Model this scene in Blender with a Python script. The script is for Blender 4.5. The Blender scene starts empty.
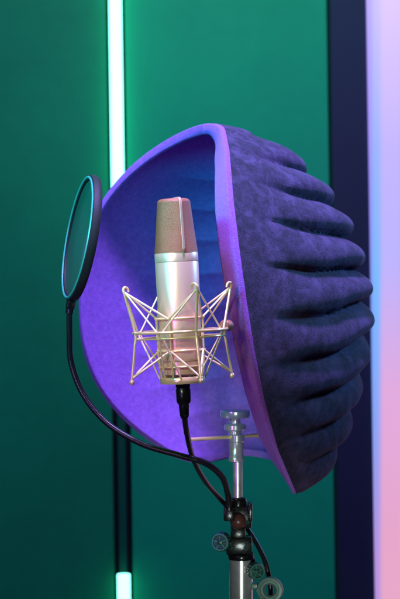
import bpy, math, numpy as np
from mathutils import Vector, Matrix
S=0.00125; D=1.8; ZC=1.35
sc=bpy.context.scene
def W(px,py,y=0.0):
    f=(D+y)/D
    return Vector(((px-200)*S*f, y, ZC+(299.5-py)*S*f))
# ---------------- materials
def mat(name,col,rough=0.5,metal=0.0,sheen=0.0,sheencol=None,bump=None,var=None,spec=0.5,emis=None,coat=0,var2=None):
    m=bpy.data.materials.new(name); m.use_nodes=True
    nt=m.node_tree; b=nt.nodes["Principled BSDF"]
    b.inputs["Base Color"].default_value=(*col,1); b.inputs["Roughness"].default_value=rough
    b.inputs["Metallic"].default_value=metal; b.inputs["Specular IOR Level"].default_value=spec
    b.inputs["Sheen Weight"].default_value=sheen; b.inputs["Coat Weight"].default_value=coat
    if sheencol: b.inputs["Sheen Tint"].default_value=(*sheencol,1)
    b.inputs["Sheen Roughness"].default_value=0.5
    tc=nt.nodes.new("ShaderNodeTexCoord")
    if var:
        sc_,col2,lo,hi=var
        n=nt.nodes.new("ShaderNodeTexNoise"); n.inputs["Scale"].default_value=sc_; n.inputs["Detail"].default_value=8; n.inputs["Roughness"].default_value=0.75
        nt.links.new(tc.outputs["Object"],n.inputs["Vector"])
        r=nt.nodes.new("ShaderNodeValToRGB"); r.color_ramp.elements[0].position=lo; r.color_ramp.elements[1].position=hi
        r.color_ramp.elements[0].color=(*col,1); r.color_ramp.elements[1].color=(*col2,1)
        nt.links.new(n.outputs["Fac"],r.inputs["Fac"]); last=r.outputs["Color"]
        if var2:
            n2=nt.nodes.new("ShaderNodeTexNoise"); n2.inputs["Scale"].default_value=var2[0]; n2.inputs["Detail"].default_value=6; n2.inputs["Distortion"].default_value=0.8; n2.inputs["Roughness"].default_value=0.65
            nt.links.new(tc.outputs["Object"],n2.inputs["Vector"])
            r2_=nt.nodes.new("ShaderNodeMapRange"); r2_.inputs[1].default_value=var2[2]; r2_.inputs[2].default_value=var2[3]; r2_.inputs[4].default_value=var2[4]
            nt.links.new(n2.outputs["Fac"],r2_.inputs[0])
            mx=nt.nodes.new("ShaderNodeMix"); mx.data_type='RGBA'; mx.inputs[7].default_value=(*var2[1],1)
            nt.links.new(r2_.outputs[0],mx.inputs[0]); nt.links.new(last,mx.inputs[6]); last=mx.outputs[2]
        nt.links.new(last,b.inputs["Base Color"])
    if bump:
        prev=None
        for (kind,s_,dist,st) in bump:
            if kind=='noise':
                n=nt.nodes.new("ShaderNodeTexNoise"); n.inputs["Detail"].default_value=4; out="Fac"
            else:
                n=nt.nodes.new("ShaderNodeTexVoronoi"); out="Distance"
            n.inputs["Scale"].default_value=s_
            nt.links.new(tc.outputs["Object"],n.inputs["Vector"])
            bp=nt.nodes.new("ShaderNodeBump"); bp.inputs["Distance"].default_value=dist; bp.inputs["Strength"].default_value=st
            nt.links.new(n.outputs[out],bp.inputs["Height"])
            if prev: nt.links.new(prev.outputs[0],bp.inputs["Normal"])
            prev=bp
        nt.links.new(prev.outputs[0],b.inputs["Normal"])
    if emis:
        b.inputs["Emission Color"].default_value=(*emis[0],1); b.inputs["Emission Strength"].default_value=emis[1]
    return m
M_felt=mat("felt_purple",(0.16,0.085,0.37),0.95,sheen=0.4,sheencol=(0.5,0.3,1.0),spec=0.05,
   bump=[('noise',1100,0.0016,1.0),('noise',90,0.0012,0.4)],var=(150,(0.26,0.14,0.54),0.35,0.72))
M_rim=mat("felt_lavender",(0.24,0.075,0.52),0.95,sheen=0.8,sheencol=(0.6,0.30,1.0),spec=0.05,
   bump=[('noise',1000,0.0028,1.0),('noise',200,0.0012,0.4)],var=(450,(0.44,0.18,0.80),0.35,0.68))
M_feltout=mat("felt_navy",(0.009,0.0075,0.018),0.76,sheen=0.12,sheencol=(0.45,0.42,0.95),spec=0.28,
   bump=[('noise',1100,0.0018,1.0),('noise',120,0.0012,0.5)],var=(110,(0.066,0.048,0.125),0.42,0.80),
   var2=(32,(0.16,0.12,0.29),0.48,0.78,0.50))
M_mic=mat("champagne_metal",(0.92,0.67,0.43),0.36,metal=0.45,bump=[('noise',1500,0.0001,0.2)])
M_rose=mat("rose_strip",(0.60,0.38,0.26),0.4,metal=0.3)
M_grille=mat("copper_grille",(0.46,0.18,0.08),0.45,metal=0.25,bump=[('voronoi',1500,0.0005,0.6)],var=(1600,(0.18,0.065,0.03),0.45,0.62))
M_gold=mat("gold_wire",(1.0,0.84,0.38),0.22,metal=0.4)
M_cord=mat("elastic_cord",(0.95,0.80,0.40),0.4)
M_black=mat("black_rubber",(0.012,0.013,0.014),0.32)
M_hoop=mat("black_hoop",(0.010,0.012,0.012),0.62,spec=0.3)
M_blackm=mat("black_metal",(0.018,0.022,0.022),0.22,metal=0.6,var=(140,(0.12,0.14,0.13),0.55,0.80),bump=[('noise',260,0.0004,0.4)])
M_silver=mat("brushed_steel",(0.76,0.79,0.76),0.22,metal=0.65,bump=[('noise',300,0.0002,0.2)],var=(60,(0.58,0.61,0.58),0.45,0.7))
M_brown=mat("brown_knob",(0.10,0.038,0.028),0.32)
M_copper=mat("copper_knob",(0.42,0.18,0.10),0.4,metal=0.2)
M_tealhl=mat("teal_highlight",(0.035,0.30,0.22),0.35)
M_knob=mat("dark_teal_knob",(0.012,0.085,0.065),0.35,var=(150,(0.04,0.16,0.12),0.5,0.75))
M_spoke=mat("teal_moulding",(0.05,0.24,0.18),0.35)
M_pale=mat("teal_grey_metal",(0.13,0.26,0.21),0.35,metal=0.2,var=(120,(0.24,0.38,0.32),0.45,0.7))
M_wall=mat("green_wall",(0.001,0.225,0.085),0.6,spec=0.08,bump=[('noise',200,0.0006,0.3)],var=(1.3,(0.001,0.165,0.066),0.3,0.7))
M_wall2=mat("green_wall_dimmed",(0.001,0.160,0.058),0.6,spec=0.08,bump=[('noise',200,0.0006,0.3)],var=(1.3,(0.001,0.105,0.040),0.3,0.7))  # same green wall, base darkened to paint the dimmer light on the left
M_navy=mat("navy_panel",(0.003,0.007,0.020),0.7,spec=0.2,bump=[('noise',150,0.001,0.3)])
M_chan=mat("dark_channel",(0.001,0.005,0.004),0.7,spec=0.1)
M_glowstrip=mat("dark_green_strip",(0.001,0.05,0.025),0.6,spec=0.1)
M_floor=mat("floor_dark",(0.03,0.032,0.035),0.5,var=(6,(0.045,0.045,0.05),0.3,0.7))
M_tube=mat("lit_tube",(0.3,0.6,0.5),0.4,emis=((0.22,1.0,0.80),3.5))
M_scr=mat("nylon_screen",(0.008,0.10,0.06),0.7)
nt=M_scr.node_tree; b=nt.nodes["Principled BSDF"]; b.inputs["Alpha"].default_value=0.68
# ---------------- builder
class B:
    def __init__(s): s.v=[]; s.f=[]
    def grid(s,P,closeu=False,closev=False,flip=False):
        n,m=len(P),len(P[0]); o=len(s.v)
        for r in P: s.v.extend([Vector(p) for p in r])
        for i in range(n if closeu else n-1):
            for j in range(m if closev else m-1):
                a=o+i*m+j; b_=o+((i+1)%n)*m+j; c=o+((i+1)%n)*m+(j+1)%m; d=o+i*m+(j+1)%m
                s.f.append((a,d,c,b_) if flip else (a,b_,c,d))
        return o
    def tube(s,pts,r,closed=False,seg=12,smooth=0,rf=None,caps=True):
        pts=[Vector(p) for p in pts]
        if smooth:
            q=[];n=len(pts)
            for i in range(n if closed else n-1):
                g=lambda k: pts[k%n] if closed else pts[max(0,min(n-1,k))]
                p0,p1,p2,p3=g(i-1),g(i),g(i+1),g(i+2)
                for k in range(smooth):
                    t=k/smooth
                    q.append(0.5*((2*p1)+(p2-p0)*t+(2*p0-5*p1+4*p2-p3)*t*t+(3*p1-p0-3*p2+p3)*t**3))
            if not closed: q.append(pts[-1])
            pts=q
        n=len(pts); T=[]
        for i in range(n):
            a=pts[(i-1)%n] if closed else pts[max(0,i-1)]; b_=pts[(i+1)%n] if closed else pts[min(n-1,i+1)]
            T.append((b_-a).normalized())
        nrm=T[0].orthogonal().normalized(); rows=[]
        for i in range(n):
            nrm=(nrm-T[i]*nrm.dot(T[i])).normalized(); bi=T[i].cross(nrm)
            rr=rf(i,n) if rf else r
            rows.append([pts[i]+(nrm*math.cos(2*math.pi*k/seg)+bi*math.sin(2*math.pi*k/seg))*rr for k in range(seg)])
        o=s.grid(rows,closeu=closed,closev=True)
        if not closed and caps:
            s.f.append(tuple(o+k for k in range(seg)))
            s.f.append(tuple(o+(n-1)*seg+k for k in reversed(range(seg))))
    def lathe(s,prof,org,axis,seg=48,ref=None,closeu=False,scal=None):
        a=Vector(axis).normalized(); x=(Vector(ref) if ref else a.orthogonal()); x=(x-a*x.dot(a)).normalized(); y=a.cross(x)
        rows=[]
        for r,h in prof:
            rows.append([Vector(org)+a*h+(x*math.cos(2*math.pi*k/seg)+y*math.sin(2*math.pi*k/seg))*max(r*(1+(scal[1]*math.cos(scal[0]*2*math.pi*k/seg) if scal and r>scal[2] else 0)),1e-5) for k in range(seg)])
        s.grid(rows,closev=True,closeu=closeu)
    def box(s,c,sx,sy,sz,ax=(1,0,0),az=(0,0,1),bev=0.0):
        ax=Vector(ax).normalized(); az=Vector(az).normalized(); ay=az.cross(ax).normalized()
        o=len(s.v); bev=min(bev,min(sx,sy,sz)*0.45)
        import bmesh
        bm=bmesh.new(); bmesh.ops.create_cube(bm,size=1)
        for v in bm.verts: v.co=Vector((v.co.x*sx,v.co.y*sy,v.co.z*sz))
        if bev>0: bmesh.ops.bevel(bm,geom=list(bm.edges),offset=bev,segments=2,affect='EDGES',profile=0.5)
        bm.verts.index_update()
        for v in bm.verts: s.v.append(Vector(c)+ax*v.co.x+ay*v.co.y+az*v.co.z)
        for f in bm.faces: s.f.append(tuple(o+v.index for v in f.verts))
        bm.free()
    def make(s,name,root,m,smooth=True,label=None,autos=True):
        off=Vector(root.location) if root else Vector((0,0,0))
        me=bpy.data.meshes.new(name); me.from_pydata([tuple(v-off) for v in s.v],[],s.f); me.update()
        import bmesh
        bm=bmesh.new(); bm.from_mesh(me); bmesh.ops.recalc_face_normals(bm,faces=bm.faces); 
        for f in bm.faces: f.smooth=smooth
        if smooth and autos:
            for e in bm.edges:
                if len(e.link_faces)==2 and e.calc_face_angle(0)>math.radians(40): e.smooth=False
        bm.to_mesh(me); bm.free()
        for mm in (m if isinstance(m,list) else [m]): me.materials.append(mm)
        ob=bpy.data.objects.new(name,me); sc.collection.objects.link(ob)
        if root: ob.parent=root
        if label: ob["label"]=label
        return ob
def thing(name,loc,label,cat,group=None):
    e=bpy.data.objects.new(name,None); e.location=loc; e.empty_display_size=0.05; sc.collection.objects.link(e)
    e["label"]=label; e["category"]=cat
    if group: e["group"]=group
    return e
# ================= SHIELD
al=math.radians(34); C0=Vector((-0.062,0,ZC))
eu=Vector((math.cos(al),math.sin(al),0)); ew=Vector((-math.sin(al),math.cos(al),0))
def L(u,w,z): return C0+eu*u+ew*w+Vector((0,0,z))
shield=thing("isolation_shield",L(0.19,0,-0.2),"purple felt vocal isolation shield with ribbed navy outer shell","isolation shield")
Wd,U=0.176,0.314
n,m=440,210
th=np.linspace(0,2*np.pi,n,endpoint=False)[:,None]; s_=(np.linspace(0,1,m)[None,:])*np.pi/2
c=np.cos(th); sn=np.sin(th)
def ss(x): x=np.clip(x,0,1); return x*x*(3-2*x)
near=np.clip(-sn,0,1)
w=np.where(c>0,np.abs(sn)**1.03,np.abs(sn)**0.94)*np.sign(sn)*Wd
k=ss((-c-0.70)/0.30)**3
Hl=0.264+0.026*ss(near/0.45)
z=np.where(c>0,0.225*np.abs(c)**0.93,-Hl*np.abs(c)**0.92)+0.050*k
cp=np.clip(c,0,1)
ur=np.where(c>0,0.084*cp**2.7,0.20*np.abs(c)**2.6)
un=ur.copy()
for _ in range(12):
    yy=eu.y*un+ew.y*w; f=(D+yy)/D
    hz=z/f
    tx=np.interp(-hz/S+299.5,[120,135,150,200,250,300,350,400,450,492],[221,225,228,232,238,245,253,263,277,295])
    un=((tx-200)*S*f-C0.x-ew.x*w)/eu.x
wt=ss((near-0.12)/0.40)
ur=ur*(1-wt)+un*wt
zp=-0.020
lowf=ss((-c+0.15)/0.6)
cw=np.cos(s_)**0.92
cz=np.cos(s_)**(1.02+0.85*lowf)
Pw=w*cw; Pz=zp+(z-zp)*cz; Pu=ur+(U-ur)*np.sin(s_)
P=np.stack([Pu,Pw,Pz],-1)
def nrm(P):
    dt=np.roll(P,-1,0)-np.roll(P,1,0); ds=np.gradient(P,axis=1)
    N=np.cross(dt,ds); N/=np.linalg.norm(N,axis=-1,keepdims=True)+1e-12
    N[:,-1]=(1,0,0)
    if N[n//4,5,1]*P[n//4,5,1]<0: N[:,:-1]*=-1
    return N
N=nrm(P)
sfrac=np.linspace(0,1,m)[None,:]
polef=1-ss((sfrac-0.88)/0.11)
pb=(1-ss((sfrac-0.93)/0.06))[...,None]
N=N*pb+np.array([1.0,0,0])*(1-pb); N/=np.linalg.norm(N,axis=-1,keepdims=True)
nw=ss((near-0.04)/0.40)
T=(0.0095+(0.0230*nw+0.010*ss((-c-0.45)/0.40)*ss((near-0.10)/0.30)+0.004*cp**3*(1-nw))*(1-ss((sfrac-0.3)/0.4)))[...,None]
fade=0.58*ss((sfrac-0.04)/0.22)+0.42*ss((sfrac-0.20)/0.42)
zz=P[...,2]; uu=P[...,0]
dd=0.31-uu
kk=0.05+0.28*ss((0.14-zz)/0.32)
zeta=zz+kk*dd-0.38*dd*dd+0.0016*np.sin(zz*25+uu*18)+0.0008*np.sin(uu*50+zz*15)
ph=(zeta-zp)/0.0415+0.42
fr=ph-np.floor(ph)
fs=fr**0.66
rib=np.abs(np.sin(np.pi*fs))**0.64
rib=rib*polef+0.9*(1-polef)
wob=0.0011*np.sin(uu*37+zz*23)*np.cos(P[...,1]*31+1)+0.0008*np.sin(uu*90+3)*np.sin(zz*70+P[...,1]*60)
outer=P+N*((fade*0.0245*(rib-0.62))+wob*ss((sfrac-0.04)/0.3))[...,None]
inner=P-N*T-np.array([1.0,0,0])*(0.010*ss((sfrac-0.6)/0.3))[...,None]
inner=inner+N*(ss((sfrac-0.05)/0.35)*0.009*(np.abs(np.sin(np.pi*ph))**0.7-0.7)*polef)[...,None]
tan=-(P[:,1]-P[:,0]); tan/=np.linalg.norm(tan,axis=-1,keepdims=True)
R=8
O=outer; I=inner
rim=[]
for j in range(1,R):
    a=np.pi*j/R
    mid=(O[:,0]+I[:,0])/2; half=(O[:,0]-I[:,0])/2
    ca=np.sign(np.cos(a))*abs(np.cos(a))**0.34; sa=np.sin(a)**0.38
    rim.append(mid+half*ca+tan*0.005*sa)
full=[O[:,j] for j in range(m-1,-1,-1)]+rim+[I[:,j] for j in range(m)]
full=np.stack(full,0)
b=B()
b.grid([[L(*p) for p in r] for r in full],closev=True)
sh=b.make("shell",shield,[M_feltout,M_felt,M_rim],autos=False)
for p in sh.data.polygons:
    r=p.index//n; q=(p.index%n)/n
    nearside=(q>0.5)
    p.material_index=0 if r<m-2 else ((2 if nearside else 1) if r<m-1+R else 1)
b=B(); b.box(L(0.225,0,-0.165),0.05,0.03,0.006,ax=eu,bev=0.002)
b.make("mounting_plate",shield,M_silver)
# ================= MICROPHONE
YM=-0.175; fm=(D+YM)/D
A=W(182.5,377,YM); Tp=W(173.5,200,YM); ax=(Tp-A).normalized()
mic=thing("microphone",A,"champagne studio condenser microphone with copper grille","microphone")
px=S*fm
fdir=Vector((-0.93,-0.36,0)); fdir=(fdir-ax*fdir.dot(ax)).normalized(); sdir=ax.cross(fdir)
b=B(); b.lathe([(r*px,h*px) for r,h in [(0,0),(8,0),(9,1),(17,2),(19,3.5),(19,8),(18.2,8.5),(18.2,10),(20,10.5),(20.4,16)]],A,ax)
b.make("base_collar",mic,M_mic)
b=B(); b.lathe([(r*px,h*px) for r,h in [(19.8,16.2),(20.6,17),(20.9,18.2),(21.3,70),(21.8,114.4),(21.6,114.9)]],A,ax,seg=64)
b.make("body_tube",mic,M_mic)
b=B(); b.lathe([(r*px,h*px) for r,h in [(21.4,115.0),(21.75,115.3),(21.8,115.8),(21.8,124.0),(21.7,124.2)]],A,ax,seg=64)
b.make("head_ring",mic,M_mic)
def headpt(t,a,k=1,h=None,grow=0):
    fa=(21.8-5.0*t)*px; sa=(22.0-3.2*t)*px; tt=min(1,t*2.2); ex=2-0.55*tt
    ca,sn_=math.cos(a),math.sin(a)
    x=math.copysign(abs(ca)**(2/ex),ca)*(fa*k+grow); y=math.copysign(abs(sn_),sn_)*(sa*k+grow)
    hh=(124+50*t)*px if h is None else h
    return A+ax*hh+fdir*x+sdir*y
rows=[]
for i in range(25): 
    t=i/24; rows.append([headpt(t,2*math.pi*k/96) for k in range(96)])
for i in range(1,9):
    a=i/8*math.pi/2; rows.append([headpt(1,2*math.pi*k/96,k=0.72+0.28*math.cos(a) if i<8 else 0.001,h=(174+4.2*math.sin(a))*px) for k in range(96)])
b=B(); b.grid(rows,closev=True); b.make("grille",mic,M_grille)
b=B()
pts=[]
for i in range(13): pts.append(headpt(i/12,math.pi/2,grow=0.0004))
for i in range(1,8):
    a=i/8*math.pi/2; pts.append(headpt(1,math.pi/2,k=0.72+0.28*math.cos(a),h=(174+4.2*math.sin(a))*px+0.0004))
top=A+ax*(178.4*px+0.0004)
ps=pts+[top]+[p-sdir*2*(p-A).dot(sdir) for p in reversed(pts)]
rows=[[p+fdir*o for o in (-0.0015,-0.0006,0.0006,0.0015)] for p in ps]
b.grid(rows); st=b.make("grille_frame",mic,M_rose)
md=st.modifiers.new("sol","SOLIDIFY"); md.thickness=0.0014; md.offset=0
# ================= SHOCK MOUNT
def MP(py): return A+ax*((377-py)*px)
sm=thing("shock_mount",MP(380),"gold wire spider shock mount with elastic cords holding the microphone","shock mount")
def RP(r,ang,py): 
    a=math.radians(ang); x=Vector((1,0,0)); x=(x-ax*x.dot(ax)).normalized(); y=ax.cross(x)
    return MP(py)+(x*math.cos(a)+y*math.sin(a))*r*px
def ring(b,r,py,rad,k=48): b.tube([RP(r,i*360/k,py) for i in range(k)],rad,closed=True,seg=10)
b=B(); ring(b,47,331,0.0017); ring(b,45,337,0.0011)
b.make("outer_ring",sm,M_gold)
angs=[20,110,200,290]
for a in angs:
    b=B()
    b.tube([RP(51,a-4,289.5),RP(52,a-4,286),RP(55,a-2.5,284.8),RP(57,a-0.5,287.5),RP(55.5,a,295),RP(47.5,a,330),RP(48.5,a,345),RP(53,a,377)],0.0015,smooth=6,seg=10)
    b.lathe([(0,-0.0030),(0.0017,-0.0026),(0.0026,-0.001),(0.0026,0.001),(0.0017,0.0026),(0,0.0030)],RP(53,a,379),ax,seg=16)
    b.make("hook_rod",sm,M_gold)
b=B(); ring(b,24.5,318,0.0013); ring(b,24,350,0.0012); ring(b,23,366,0.0010)
for a in (22,67,157,202,247,337): b.tube([RP(25,a,317),RP(24.5,a,349),RP(23.5,a,368),RP(21,a,381)],0.0011,smooth=4,seg=8)
b.lathe([(20.2*px,-0.004),(22*px,-0.0045),(22.6*px,-0.003),(22.6*px,0.002),(22*px,0.003),(20.2*px,0.003)],MP(379),ax,seg=48,closeu=True)
b.make("inner_cage",sm,M_gold)
b=B()
for a in angs:
    for d in (-44,44):
        b.tube([RP(56,a,290),RP(25,a+d,318)],0.0012,seg=8)
        b.tube([RP(52.5,a,375),RP(24.5,a+d,350)],0.0012,seg=8)
        b.tube([RP(47,a+d*0.98,332),RP(22.5,a+d*0.5,378)],0.0010,seg=8)
        b.tube([RP(56,a,289.5),RP(46.5,a+d,333)],0.0010,seg=8)
b.make("elastic_cord",sm,M_cord)
pa=RP(47,8,328); pd=Vector((0.45,0.90,0)).normalized()
b=B(); b.lathe([(0,0),(0.0050,0.0),(0.0066,0.0015),(0.0066,0.011),(0.005,0.013),(0,0.013)],pa-pd*0.006,pd,seg=24)
b.make("pivot_knob",sm,M_copper)
b=B(); b.tube([pa+pd*0.006,pa+Vector((0.006,0.022,0))],0.0030,seg=16)
b.make("support_arm",sm,M_copper)
# ================= CABLE
cab=thing("microphone_cable",A-ax*0.0005,"black microphone cable plugged into the microphone base","cable")
cd=-ax
b=B(); b.lathe([(r*px,h*px) for r,h in [(0,0),(7.3,0),(7.3,9),(6.8,10),(6.8,11),(7.4,12),(7.2,24),(6.2,26),(5.2,27),(4.6,38),(3.4,41),(0,41)]],A-ax*0.0005,cd,seg=32)
b.make("plug",cab,M_blackm)
b=B(); b.tube([A+cd*(40*px),W(187,434,-0.15),W(193,458,-0.09),W(205,481,-0.03),W(222,501,0.02),W(243,523,0.03),W(258,546,0.02),W(267,568,0.01),W(271,600,0.01),W(268,660,0.02),W(262,760,0.02)],0.0032,smooth=12,seg=14)
b.make("cord",cab,M_black)
# ================= POP FILTER
YP=-0.10
pc=W(81.5,238,YP)
pop=thing("pop_filter",W(72,306,YP),"round black pop filter with painted teal highlight ring on a flexible gooseneck","pop filter")
maj=(W(92,180,YP)-W(71.5,296,YP)).normalized()
be=math.radians(15)
nn=Vector((-math.cos(be),-math.sin(be),0)); nn=(nn-maj*nn.dot(maj)).normalized()
Rr=62*S*(D+YP)/D
b=B(); b.lathe([(Rr-0.0045,0.004),(Rr-0.003,0.005),(Rr,0.005),(Rr+0.0018,0.004),(Rr+0.0024,0),(Rr+0.0024,-0.003),(Rr+0.0012,-0.0055),(Rr-0.003,-0.006),(Rr-0.0045,-0.005),(Rr-0.0045,0.004)],pc,nn,seg=96)
b.make("hoop",pop,M_hoop)
b=B(); b.tube([pc+nn*0.0050+(maj*math.cos(t*math.pi/48)+maj.cross(nn)*math.sin(t*math.pi/48))*(Rr-0.0012) for t in range(96)],0.0015,closed=True,seg=8)
b.make("highlight_ring",pop,M_tealhl)  # teal highlight along the hoop edge, painted as a coloured ring
for h in (0.002,-0.003):
    b=B(); b.lathe([(0,h),(Rr*0.5,h),(Rr-0.003,h)],pc,nn,seg=64); b.make("nylon_screen",pop,M_scr)
hb=pc-maj*(Rr+0.003)-nn*0.001
b=B(); b.box(hb-maj*0.003,0.010,0.012,0.012,ax=nn,az=maj,bev=0.002); b.lathe([(0,0),(0.0045,0),(0.0045,0.006),(0,0.006)],hb-maj*0.008,-maj,seg=20)
b.make("hoop_clamp",pop,M_blackm)
gp=[hb-maj*0.012,W(69.5,335,YP),W(71,362,YP),W(83,394,YP),W(107,423,-0.105),W(142,444,-0.12),W(178,455,-0.13),W(205,463,-0.115),W(222,477,-0.08),W(228,495,-0.045),W(229,508,-0.026)]
b=B(); b.tube(gp,0.0036,smooth=90,seg=14,rf=lambda i,n:0.0036+0.00016*math.cos(i*math.pi/2) )
b.make("gooseneck",pop,M_black)
b=B(); b.box(W(229,514,-0.022),0.013,0.016,0.016,bev=0.0015); b.lathe([(0.005,0),(0.005,0.012),(0,0.012)],W(229,510,-0.026),(0,0,1),seg=20)
b.make("stand_clamp",pop,M_blackm)
# ================= STAND
sx=W(237,412).x
stand=thing("microphone_stand",Vector((sx+0.004,0,0)),"chrome and black microphone stand with clamp knobs","microphone stand")
def vl(b,prof,pxx,seg=40,y=0):
    b.lathe([(r*S,(600-py)*S) for r,py in prof],W(pxx,600,y),(0,0,1),seg=seg)
b=B(); vl(b,[(0,410),(14,410),(15,411),(15,416),(14,417.5),(6,418),(5.5,419),(5.5,423),(10,424),(11,425),(11,429),(10,430),(6.5,431),(6.5,434)],235)
b.make("top_cap",stand,M_silver)
b=B(); vl(b,[(0,433.5),(7,434),(8,435),(8,441),(7,442),(7,456),(7.8,457),(7.8,461),(5,462),(0,462)],236.5); b.make("upper_sleeve",stand,M_silver)
b=B(); c1=W(229,437,0.0); b.box(c1-eu*0.008,0.10,0.012,0.0036,ax=eu,bev=0.001)
b.tube([c1+eu*0.04,c1+eu*0.085+Vector((0,0,-0.002)),L(0.215,0,-0.170)],0.003,seg=12,smooth=6)
b.make("cross_bar",stand,M_gold)
b=B(); vl(b,[(4.8,461.5),(4.8,505)],237.5); b.make("rod",stand,M_silver)
b=B(); b.box(W(241,516,0),0.026,0.020,0.028,bev=0.0018); b.box(W(238,533,0),0.018,0.018,0.016,bev=0.0015); vl(b,[(4.8,497),(8,498),(8.5,500),(8.5,505)],238)
b.box(W(250,511,-0.004),0.005,0.026,0.022,bev=0.001); b.box(W(236,527,-0.008),0.010,0.012,0.006,bev=0.001)
b.make("clamp_block",stand,M_blackm)
b=B(); b.lathe([(0.0100*math.cos(t*math.pi/24),0.0100*math.sin(t*math.pi/24)) for t in range(-12,13)],W(238,521,-0.012),(0.1,-1,0.1),seg=32); b.make("ball_joint",stand,M_brown)
for (qx,qy,qy2) in ((248,522,-0.0105),(232,548,-0.0115),(246,548,-0.0115)):
    b=B(); b.lathe([(0.0024,0),(0.0024,0.0015),(0.0018,0.002),(0.0012,0.002),(0.0012,0.0008),(0,0.0008)],W(qx,qy,qy2),(0.2,-1,0.3),seg=18); b.make("screw",stand,M_knob)
def knob(pxx,py,y,r,d,m1,m2):
    b=B(); r*=S
    prof=[(0,-0.006),(r*0.4,-0.006),(r*0.4,0),(r*0.7,0),(r*0.9,0.001),(r,0.003),(r,0.012),(r*0.92,0.0145),(r*0.72,0.015),(r*0.68,0.013),(r*0.3,0.013),(r*0.26,0.0155),(0,0.0165)]
    b.lathe(prof,W(pxx,py,y),d,seg=96,scal=(16,0.035,r*0.85)); k=b.make("clamp_knob",stand,m1)
    dd=Vector(d).normalized(); o1=dd.orthogonal().normalized(); o2=dd.cross(o1); cc=W(pxx,py,y)
    b=B(); b.tube([cc+dd*0.0148+(o1*math.cos(t*math.pi/16)+o2*math.sin(t*math.pi/16))*r*0.82 for t in range(32)],0.0009,closed=True,seg=8)
    for t in range(5):
        e=o1*math.cos(t*2*math.pi/5+0.3)+o2*math.sin(t*2*math.pi/5+0.3)
        b.tube([cc+dd*0.0140+e*r*0.22,cc+dd*0.0140+e*r*0.74],0.0010,seg=8)
    o=b.make("knob_moulding",stand,m2); o.parent=k
knob(223,541,-0.012,9.5,(-0.30,-1,0.05),M_knob,M_spoke)
knob(254,570,-0.008,8.5,(0.25,-1,0.05),M_knob,M_spoke)
b=B(); b.box(W(239,545,0),0.032,0.022,0.022,bev=0.0018); b.box(W(247,565,0),0.020,0.016,0.018,bev=0.0015); vl(b,[(12.5,553),(13,554),(13,558),(12.5,559)],241); b.make("joint_block",stand,M_blackm)
b=B(); b.lathe([(5.5*S,-0.003),(6.2*S,-0.004),(12.2*S,-0.004),(13*S,-0.003),(13*S,0.003),(12.2*S,0.004),(9.5*S,0.0042),(9*S,0.003),(7*S,0.003),(6.2*S,0.004),(5.5*S,0.003)],W(270,590,-0.012),(-0.15,-1,0.08),seg=40,closeu=True)
b.box(W(257,586,-0.004),0.016,0.01,0.008,bev=0.002)
b.make("wing_washer",stand,M_pale)
X0=W(241,555).x
b=B(); b.tube([W(241,555),Vector((X0,0,0.62))],0.0145,seg=32)
b.make("lower_post",stand,M_silver)
b=B(); b.tube([Vector((X0,0,0.63)),Vector((X0,0,0.12))],0.017,seg=32); b.lathe([(0.015,0),(0.024,0.002),(0.024,0.05),(0.015,0.052)],Vector((X0,0,0.59)),(0,0,1)); b.lathe([(0.015,0),(0.026,0.002),(0.026,0.05),(0.015,0.052)],Vector((X0,0,0.33)),(0,0,1)); b.make("main_column",stand,M_blackm)
for a in (20,140,260):
    b=B(); d=Vector((math.cos(math.radians(a)),math.sin(math.radians(a)),0)); o=Vector((X0,0,0))
    b.tube([o+d*0.02+Vector((0,0,0.36)),o+d*0.40+Vector((0,0,0.02))],0.009,seg=14); b.tube([o+d*0.39+Vector((0,0,0.03)),o+d*0.43+Vector((0,0,0.012))],0.012,seg=14)
    b.make("leg",stand,M_blackm)
# ================= BACKGROUND
YB=1.20; lean=math.radians(0.85)
def BG(pxx,y,zz):
    p=W(pxx,299.5,y); return Vector((p.x-zz*math.tan(lean),y,ZC+zz))
def slabthing(name,x0,x1,y0,y1,z0,z1,m,label,cat):
    b=B(); x=lambda p,zz: BG(p,y0,zz).x
    V=[Vector((x(x0,z0),y0,ZC+z0)),Vector((x(x1,z0),y0,ZC+z0)),Vector((x(x1,z1),y0,ZC+z1)),Vector((x(x0,z1),y0,ZC+z1))]
    V+= [v+Vector((0,y1-y0,0)) for v in V]
    b.v=V; b.f=[(0,1,2,3),(4,7,6,5),(0,4,5,1),(1,5,6,2),(2,6,7,3),(3,7,4,0)]
    o=b.make(name,None,m,smooth=False); o["label"]=label; o["category"]=cat; return o
slabthing("wall_panel",-700,110,YB,YB+0.08,-1.34,1.4,M_wall2,"plain green painted wall panel beside light tube, dimmer light put into its colour","wall panel")
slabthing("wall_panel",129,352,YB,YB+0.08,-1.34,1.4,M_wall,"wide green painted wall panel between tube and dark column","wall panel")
slabthing("wall_channel",110.1,128.9,YB+0.035,YB+0.08,-1.34,1.4,M_chan,"dark recessed channel holding vertical light tubes","wall channel")
slabthing("column",335,374,YB-0.10,YB-0.002,-1.34,1.4,M_navy,"dark navy square column beside wall with painted glow","column")
for (z0,z1,lab) in ((0.10,1.3,"lit mint green vertical light tube on the wall"),(-1.0,-0.569,"lit mint green light tube below a dark gap")):
    r=thing("light_tube",BG(119.5,YB-0.02,z0),lab,"light tube","vertical tubes in the wall channel")
    b=B(); b.tube([BG(119.5,YB-0.02,z0+(z1-z0)*i/4) for i in range(5)],0.0135,seg=24); b.make("tube_glass",r,M_tube)
    b=B(); b.tube([BG(119.5,YB-0.02,z0-0.012),BG(119.5,YB-0.02,z0+0.001)],0.0142,seg=24); b.make("end_cap",r,M_chan)
r=thing("glow_strip",BG(119.5,YB+0.015,-0.5),"green glow painted as a dark green rail between two light tubes","strip")
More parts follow.
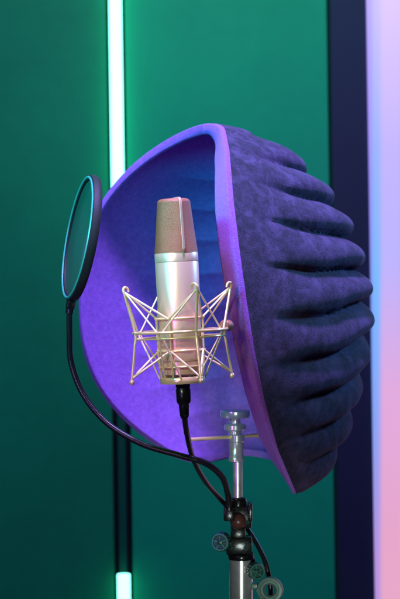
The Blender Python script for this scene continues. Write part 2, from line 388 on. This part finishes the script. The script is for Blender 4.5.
b=B(); b.box(BG(119.5,YB+0.018,-0.0),0.0165,0.02,2.6,az=(BG(119.5,0,1)-BG(119.5,0,0)),bev=0.001); b.make("glow_strip_bar",r,M_glowstrip)  # green glow inside the channel, painted as a dark green strip
M_wallglow=bpy.data.materials.new("painted_wall_light"); M_wallglow.use_nodes=True  # violet, blue and pink light on the wall, painted into emission ramps
nt=M_wallglow.node_tree; bs=nt.nodes["Principled BSDF"]; bs.inputs["Base Color"].default_value=(0.2,0.2,0.2,1)
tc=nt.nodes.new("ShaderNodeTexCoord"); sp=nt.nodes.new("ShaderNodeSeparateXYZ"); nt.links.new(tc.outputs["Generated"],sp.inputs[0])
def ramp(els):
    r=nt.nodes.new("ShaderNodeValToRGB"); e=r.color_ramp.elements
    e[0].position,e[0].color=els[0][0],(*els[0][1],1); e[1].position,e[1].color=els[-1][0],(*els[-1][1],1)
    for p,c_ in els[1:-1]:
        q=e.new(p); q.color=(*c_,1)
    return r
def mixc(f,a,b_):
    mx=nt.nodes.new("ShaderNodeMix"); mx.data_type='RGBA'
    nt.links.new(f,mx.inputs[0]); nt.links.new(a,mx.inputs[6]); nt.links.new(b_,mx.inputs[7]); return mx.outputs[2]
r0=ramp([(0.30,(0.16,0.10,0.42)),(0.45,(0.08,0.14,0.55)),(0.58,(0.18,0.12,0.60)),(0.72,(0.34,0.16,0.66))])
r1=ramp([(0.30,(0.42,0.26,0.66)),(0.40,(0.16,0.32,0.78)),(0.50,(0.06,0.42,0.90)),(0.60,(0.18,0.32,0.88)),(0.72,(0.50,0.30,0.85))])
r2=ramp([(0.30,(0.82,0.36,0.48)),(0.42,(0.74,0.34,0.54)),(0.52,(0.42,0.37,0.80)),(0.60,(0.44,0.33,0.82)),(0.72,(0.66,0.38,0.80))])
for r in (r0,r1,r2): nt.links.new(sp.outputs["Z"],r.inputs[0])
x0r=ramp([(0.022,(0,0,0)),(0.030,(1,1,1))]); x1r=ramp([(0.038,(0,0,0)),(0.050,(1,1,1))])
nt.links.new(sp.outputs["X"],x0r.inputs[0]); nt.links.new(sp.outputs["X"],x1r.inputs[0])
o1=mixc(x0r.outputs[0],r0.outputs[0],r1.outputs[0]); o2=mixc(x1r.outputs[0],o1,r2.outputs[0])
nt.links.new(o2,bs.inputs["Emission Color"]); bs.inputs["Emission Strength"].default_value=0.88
slabthing("painted_glow_wall",371,800,YB-0.11,YB+0.05,-1.34,1.4,M_wallglow,"wall with violet, blue and pink light painted as emission","glowing wall")
b=B(); b.v=[Vector(p) for p in ((-4,-3,0),(4,-3,0),(4,3,0),(-4,3,0))]; b.f=[(0,1,2,3)]
o=b.make("floor",None,M_floor,smooth=False); o["kind"]="structure"; o["label"]="dark smooth studio floor under the microphone stand"; o["category"]="floor"
# ================= LIGHTS
def area(name,loc,tgt,size,power,col,spot=None):
    ld=bpy.data.lights.new(name,'SPOT' if spot else 'AREA'); ld.energy=power; ld.color=col
    if spot: ld.spot_size=math.radians(spot); ld.spot_blend=0.8; ld.shadow_soft_size=size
    else: ld.shape='DISK'; ld.size=size
    o=bpy.data.objects.new(name,ld); o.location=loc; sc.collection.objects.link(o)
    o.rotation_euler=(Vector(tgt)-Vector(loc)).to_track_quat('-Z','Y').to_euler(); return o
area("purple_key",(0.06,-0.44,2.75),(0.06,0,1.45),0.20,82,(0.50,0.30,1.0))
area("purple_fill",(-0.9,-1.5,1.20),(-0.16,0,1.33),0.20,66,(0.52,0.12,1.0),spot=18)
area("blue_side",(-0.90,-1.10,1.84),(0.09,0.12,1.41),0.16,330,(0.01,0.60,0.74),spot=14.5)
area("blue_edge",(1.25,0.48,1.95),(0.22,0.02,1.42),0.12,85,(0.16,0.45,1.0),spot=24)
area("green_wall_wash",(0.12,0.35,2.45),(0.02,1.2,1.78),0.4,8.0,(0.03,1.0,0.56))
area("mic_spot",(-0.60,-1.55,1.80),(-0.03,YM,1.36),0.16,112,(1.0,0.83,0.48),spot=9)
area("stand_spot",(0.15,-1.5,0.80),(0.045,0,1.08),0.06,30,(0.9,1.0,0.92),spot=12)
w=bpy.data.worlds.new("World"); sc.world=w; w.use_nodes=True
w.node_tree.nodes["Background"].inputs[0].default_value=(0.08,0.28,0.16,1); w.node_tree.nodes["Background"].inputs[1].default_value=0.03
cd_=bpy.data.cameras.new("Camera"); cam=bpy.data.objects.new("Camera",cd_); sc.collection.objects.link(cam); sc.camera=cam
cam.location=(0,-D,ZC); cam.rotation_euler=(math.pi/2,0,0)
cd_.sensor_fit='VERTICAL'; cd_.sensor_height=36; cd_.lens=36*D/(599*S); cd_.clip_end=50; cd_.clip_start=0.05
cd_.dof.use_dof=True; cd_.dof.focus_distance=D-0.15; cd_.dof.aperture_fstop=9
sc.view_settings.view_transform='Standard'; sc.view_settings.look='None'; sc.view_settings.exposure=0
